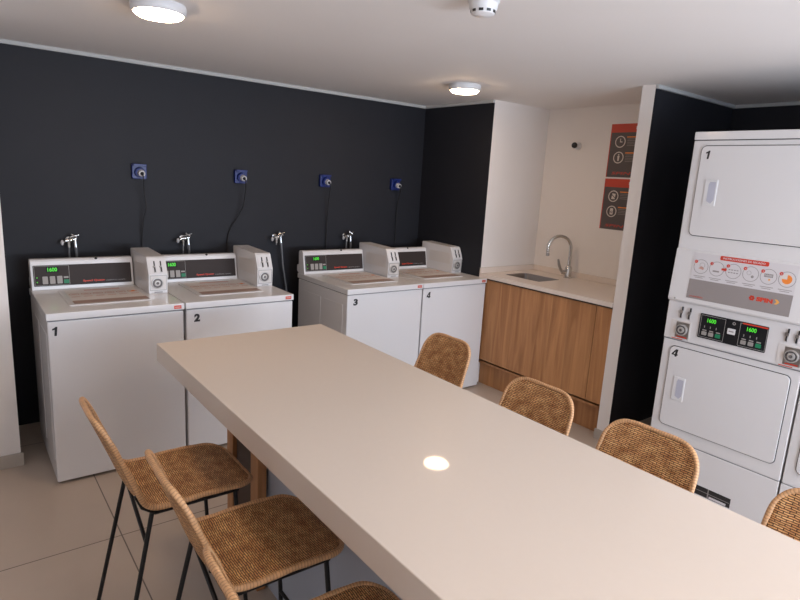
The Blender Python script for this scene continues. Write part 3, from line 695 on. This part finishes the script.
def make_chair():
    root = thing('wicker_counter_chair', '', 'chair')
    L = SL[-1]; ss = sorted(set([L*i/60 for i in range(61)]+[.003, .006, .012, .018, L-.003, L-.006, L-.012, L-.02]))
    NT = 16; vs = []; uvv = []
    for s in ss:
        w = halfw(s)
        for j in range(NT+1):
            t = w*(2*j/NT-1); vs.append(shell(s, t)); uvv.append((t+1, s+1))
    def part(name, i0, i1):
        b = MB(); fs = []; uvs = []
        for i in range(i0, i1):
            for j in range(NT):
                q = (i*(NT+1)+j, i*(NT+1)+j+1, (i+1)*(NT+1)+j+1, (i+1)*(NT+1)+j); fs.append(q); uvs.append(tuple(uvv[k] for k in q))
        used = sorted({k for f in fs for k in f}); mp = {k: n for n, k in enumerate(used)}
        b.add([vs[k] for k in used], [tuple(mp[k] for k in f) for f in fs], 'wicker', uvs)
        o = b.build(name, root, smooth=60); m = o.modifiers.new('thick', 'SOLIDIFY'); m.thickness = .009; m.offset = 0
        return o
    split = next(i for i, s in enumerate(ss) if s > .365)
    part('seat', 0, split); part('backrest', split, len(ss)-1)
    # wrapped rim all the way round
    pts = [shell(s, -halfw(s)) for s in ss]+[shell(s, halfw(s)) for s in reversed(ss)]
    # resample evenly
    P = pts+[pts[0]]; cum = [0]
    for a, c in zip(P, P[1:]): cum.append(cum[-1]+(c-a).length)
    n = 150; out = []; j = 0
    for i in range(n):
        s = cum[-1]*i/n
        while cum[j+1] < s: j += 1
        f = (s-cum[j])/max(1e-9, cum[j+1]-cum[j]); out.append(P[j].lerp(P[j+1], f))
    b = MB(); b.tube(out, [(.0078 if out[i].z > SZ+.12 else .0092)+.0006*math.sin(i*.9) for i in range(n)], 'wrap', 10, closed=True); b.build('rim', root, smooth=60)
    # black rod frame
    r = .0065
    b = MB(); zf = SZ-.024
    ring_ = [(.135, -.150, zf), (.135, .150, zf), (-.135, .150, zf), (-.150, -.0, zf), (-.135, -.150, zf)]
    b.tube([(.135, -.165, zf), (.135, .165, zf)], r, 'rod', 10); b.tube([(-.140, -.165, zf), (-.140, .165, zf)], r, 'rod', 10)
    for y in (-.165, .165): b.tube([(.135, y, zf), (-.140, y, zf), (-.178, y, zf+.030), (-.196, y, zf+.075)], r, 'rod', 10)
    b.build('seat_frame', root, smooth=50)
    feet = {}
    for sx in (1, -1):
        for sy in (-1, 1):
            a = Vector((.125 if sx > 0 else -.150, sy*.165, zf)); e = Vector((.165 if sx > 0 else -.270, sy*.195, .004)); feet[sx, sy] = (a, e)
            b = MB(); b.tube([a, e], r+.001, 'rod', 10); b.build('leg', root, smooth=50)
            b = MB(); b.cyl(e-Vector((0, 0, .004)), e+Vector((0, 0, .008)), .010, .009, 'black', 12); b.build('foot_cap', root, smooth=40)
    def on(k, f): a, e = feet[k]; return a.lerp(e, f)
    b = MB()
    b.tube([on((-1, 1), .04), on((-1, -1), .17)], r, 'rod', 10)
    b.build('brace', root, smooth=50)
    b = MB(); f = .84
    loop = [on((1, -1), .62), on((1, 1), .62)]
    for a, c in zip(loop, loop[1:]): b.tube([a, c], r, 'rod', 10)
    b.build('foot_rest', root, smooth=50)
    return root
ch = make_chair()
gch = 'wicker chairs around the high table'
spots = [
    (.252, -2.180, 0, 'wicker chair on the left of the table, nearest to washer 1, its back seen edge-on'),
    (.330, -2.675, -1, 'wicker chair on the left of the table, middle one, overlapping the chair behind'),
    (.315, -3.180, -1, 'wicker chair cut off by the bottom edge of the photo, nearest on the left side'),
    (1.320, -2.075, 180, 'wicker chair back beyond the table, in front of washer 4'),
    (1.185, -2.765, 180, 'wicker chair back beyond the table, in front of the oak sink cabinet'),
    (1.165, -3.240, 180, 'wicker chair back beyond the table, in front of the stacked dryer'),
    (1.165, -3.775, 180, 'wicker chair back cut off by the right edge of the photo')]
for i, (x, y, a, l) in enumerate(spots):
    o = ch if i == 0 else copy_tree(ch)
    o.location = (x, y, 0); o.rotation_euler = (0, 0, math.radians(a)); o['label'] = l; o['group'] = gch

# ------------------------------------------------------------------ wall sockets, plugs, taps
sockx = (.665, 1.352, 2.049, 2.747)
gS = 'blue sockets on the dark wall'
for i, x in enumerate(sockx):
    o = thing('wall_socket', ['blue wall socket above washer 1, leftmost of four', 'blue wall socket above washer 2, second from left', 'blue wall socket above washer 3, third from left', 'blue wall socket above washer 4, rightmost of four'][i], 'socket', (x, -.0005, 1.605), 0, gS)
    b = MB(); b.prism(rrect(-.045, .045, -.048, .048, .010), -.030, 0, 'blue'); b.build('housing', o, bevel=.004)
    b = MB(); b.cyl((.0, -.029, -.004), (.0, -.052, -.008), .033, .030, 'blue', 20); b.build('collar', o, smooth=40)
    b = MB(); b.box(-.040, .040, -.052, -.044, .034, .048, 'blue'); b.build('flap', o, bevel=.002)
    p = thing('power_plug', ['grey plug with long cord hanging behind washer 1', 'grey plug with short curling cord above washer 2', 'grey plug with cord running down behind washer 3', 'grey plug with hardly visible cord above washer 4'][i], 'plug', (x+.004, -.053, 1.597), 0, 'grey plugs in the blue sockets')
    b = MB(); b.cyl((0, 0, 0), (.0, -.026, -.004), .0225, .019, 'plug', 20); b.cyl((0, -.026, -.004), (0, -.034, -.007), .012, .009, 'black', 14); b.build('plug_body', p, smooth=40)
    Ls = [[(0, -.034, -.006), (.002, -.044, -.030), (.010, -.020, -.12), (.022, -.012, -.215), (.008, .010, -.30), (.002, .030, -.42), (.0, .040, -.62)],
          [(0, -.034, -.006), (.004, -.044, -.030), (.012, -.02, -.10), (.002, .0, -.20), (-.03, .02, -.28), (-.075, .035, -.36), (-.10, .04, -.45), (-.10, .04, -.62)],
          [(0, -.034, -.006), (.004, -.044, -.030), (.016, -.01, -.12), (.022, .02, -.25), (.026, .035, -.42), (.026, .04, -.62)],
          [(0, -.034, -.006), (.004, -.044, -.030), (.018, -.0, -.10), (.028, .03, -.20), (.030, .035, -.40), (.03, .04, -.62)]][i]
    # smooth the cord
    P = [Vector(q) for q in Ls]; sm = []
    for k in range(len(P)-1):
        a = P[max(k-1, 0)]; c0 = P[k]; c1 = P[k+1]; e = P[min(k+2, len(P)-1)]
        for t in [j/6 for j in range(6)]:
            sm.append(.5*((2*c0)+(c1-a)*t+(2*a-5*c0+4*c1-e)*t*t+(3*c0-a-3*c1+e)*t*t*t))
    sm.append(P[-1])
    b = MB(); b.tube(sm, .0038, 'cord', 8); b.build('cord', p, smooth=60)
tapx = (.246, .937, 1.633, 2.262)
for i, x in enumerate(tapx):
    o = thing('water_tap', ['chrome double tap on the dark wall behind washer 1', 'chrome double tap on the dark wall behind washer 2', 'chrome double tap with hose hanging in the gap between washers 2 and 3', 'chrome double tap on the dark wall behind washer 3'][i], 'tap', (x, .002, 1.165), 0, 'chrome taps on the dark wall')
    b = MB(); b.lathe([(.0, 0), (.024, 0), (.022, .006), (.011, .009), (.011, .055), (0, .055)], 'chrome', 20, (0, 0, 0), (0, -1, 0))
    b.cyl((-.030, -.055, .0), (.030, -.055, .012), .011, .011, 'chrome', 16)
    b.cyl((-.010, -.055, .0), (-.010, -.055, -.040), .011, .009, 'chrome', 16); b.cyl((.024, -.055, .010), (.026, -.060, -.040), .010, .011, 'chrome', 16); b.sphere((0, -.055, .004), .017, 'chrome', 10)
    b.build('valve_body', o, smooth=40)
    b = MB(); b.cyl((-.028, -.056, -.004), (-.042, -.062, -.008), .006, .006, 'chrome', 10); b.sphere((-.047, -.064, -.009), .013, 'plug', 10, (.7, .8, 1.3)); b.build('knob', o, smooth=40)
    b = MB()
    b.cyl((.012, -.056, .010), (.018, -.074, .034), .007, .007, 'chrome', 10)
    for k in range(4):
        a = k*PI/2+.5; v = Vector((.030*math.cos(a), .008*math.sin(a)-.002, .026*math.sin(a)*.5)); c0 = Vector((.018, -.074, .032))
        b.tube([c0-v*.1, c0+v], [.006, .0045], 'chrome', 8)
    b.build('cross_handle', o, smooth=50)
    b = MB(); b.tube([(-.010, -.055, -.036), (-.011, -.055, -.07), (-.010, -.050, -.12), (-.006, -.045, -.30)] if i != 2 else [(-.010, -.055, -.036), (-.010, -.055, -.055)], .005, 'hose', 10); b.build('hose', o, smooth=50)
    pp = [(.026, -.060, -.035), (.028, -.060, -.075), (.030, -.055, -.12), (.034, -.045, -.30)] if i != 2 else \
         [(.026, -.060, -.035), (.030, -.062, -.075), (.036, -.062, -.13), (.044, -.060, -.21), (.058, -.060, -.29), (.074, -.060, -.37), (.080, -.06, -.42)]
    b = MB(); b.tube(pp, [.010, .008]+[.0052 if i != 2 else .0065]*(len(pp)-2), 'hose', 10); b.build('hose', o, smooth=50)

# ------------------------------------------------------------------ ceiling lights and detector
def make_light():
    o = thing('ceiling_light', '', 'ceiling light')
    b = MB(); b.lathe([(.0, 0), (.104, 0), (.108, -.010), (.106, -.030), (.098, -.038), (.091, -.036)], 'plastic', 40); b.build('housing', o, smooth=40)
    b = MB(); b.lathe([(.092, -.034), (.090, -.044), (.08, -.050), (.05, -.055), (.0, -.057)], 'lampglow', 40); b.build('diffuser', o, smooth=60)
    return o
l1 = make_light()
for i, (x, y, l) in enumerate(((.400, -1.495, 'round glowing ceiling light above washers 1 and 2'), (2.445, -1.130, 'round glowing ceiling light above washer 4, the farther one'),
                               (.35, -4.3, 'added round ceiling light, unseen behind the camera on the left'), (2.15, -4.3, 'added round ceiling light, unseen behind the camera on the right'))):  # last two are added out of view to light the room
    o = l1 if i == 0 else copy_tree(l1)
    o.location = (x, y, H-.0005); o['label'] = l; o['group'] = 'round ceiling lights'
o = thing('smoke_detector', 'white round smoke detector on the ceiling at the top edge', 'smoke detector', (1.205, -2.53, H-.0005))
b = MB(); b.lathe([(0, 0), (.055, 0), (.056, -.014), (.050, -.018)], 'plastic', 32); b.build('base', o, smooth=40)
b = MB(); b.lathe([(.050, -.017), (.049, -.034), (.044, -.040), (.041, -.052), (.030, -.058), (0, -.060)], 'plastic', 32); b.build('sensor_head', o, smooth=40)
b = MB()
for k in range(10):
    a = 2*PI*k/10; u = Vector((math.cos(a), math.sin(a), 0)); t = Vector((-math.sin(a), math.cos(a), 0))
    c0 = u*.0436; vs = [c0+t*s_*.008+u*q_+Vector((0, 0, z)) for z, q_ in ((-.0415, .0005), (-.0500, -.0008)) for s_ in (-1, 1)]
    b.add(vs, [(0, 1, 3, 2)], 'black')
b.build('vent_slots', o)

# ------------------------------------------------------------------ light
w = bpy.data.worlds.new('world'); bpy.context.scene.world = w; w.use_nodes = True
bg = w.node_tree.nodes['Background']; bg.inputs[0].default_value = (.55, .72, 1, 1); bg.inputs[1].default_value = .8
def area(name, loc, rot, sx, sy, e, col):
    l = bpy.data.lights.new(name, 'AREA'); l.shape = 'RECTANGLE'; l.size = sx; l.size_y = sy; l.energy = e; l.color = col
    o = bpy.data.objects.new(name, l); C.objects.link(o); o.location = loc; o.rotation_euler = rot; return o
area('daylight', ((wx0+wx1)/2, YF-.12, (wz0+wz1)/2), (PI/2, 0, 0), wx1-wx0, wz1-wz0, 72, (.55, .74, 1))
area('ceiling_fill', ((wx0+wx1)/2, YF-.12, wz0+.25), (PI/2+.62, 0, 0), wx1-wx0, .5, 105, (.92, .94, 1))  # added fill lamp, tilted up to brighten the ceiling

# ------------------------------------------------------------------ camera
cd = bpy.data.cameras.new('camera'); cam = bpy.data.objects.new('camera', cd); C.objects.link(cam)
cam.location = (-.33506, -4.12396, 1.65602); cam.rotation_euler = (1.36523, -.05702, -.65161)
cd.sensor_width = 36; cd.lens = 582.02/800*36; cd.clip_start = .02
bpy.context.scene.camera = cam
vs_ = bpy.context.scene.view_settings
vs_.view_transform = 'Standard'; vs_.look = 'None'; vs_.exposure = 0; vs_.gamma = 1
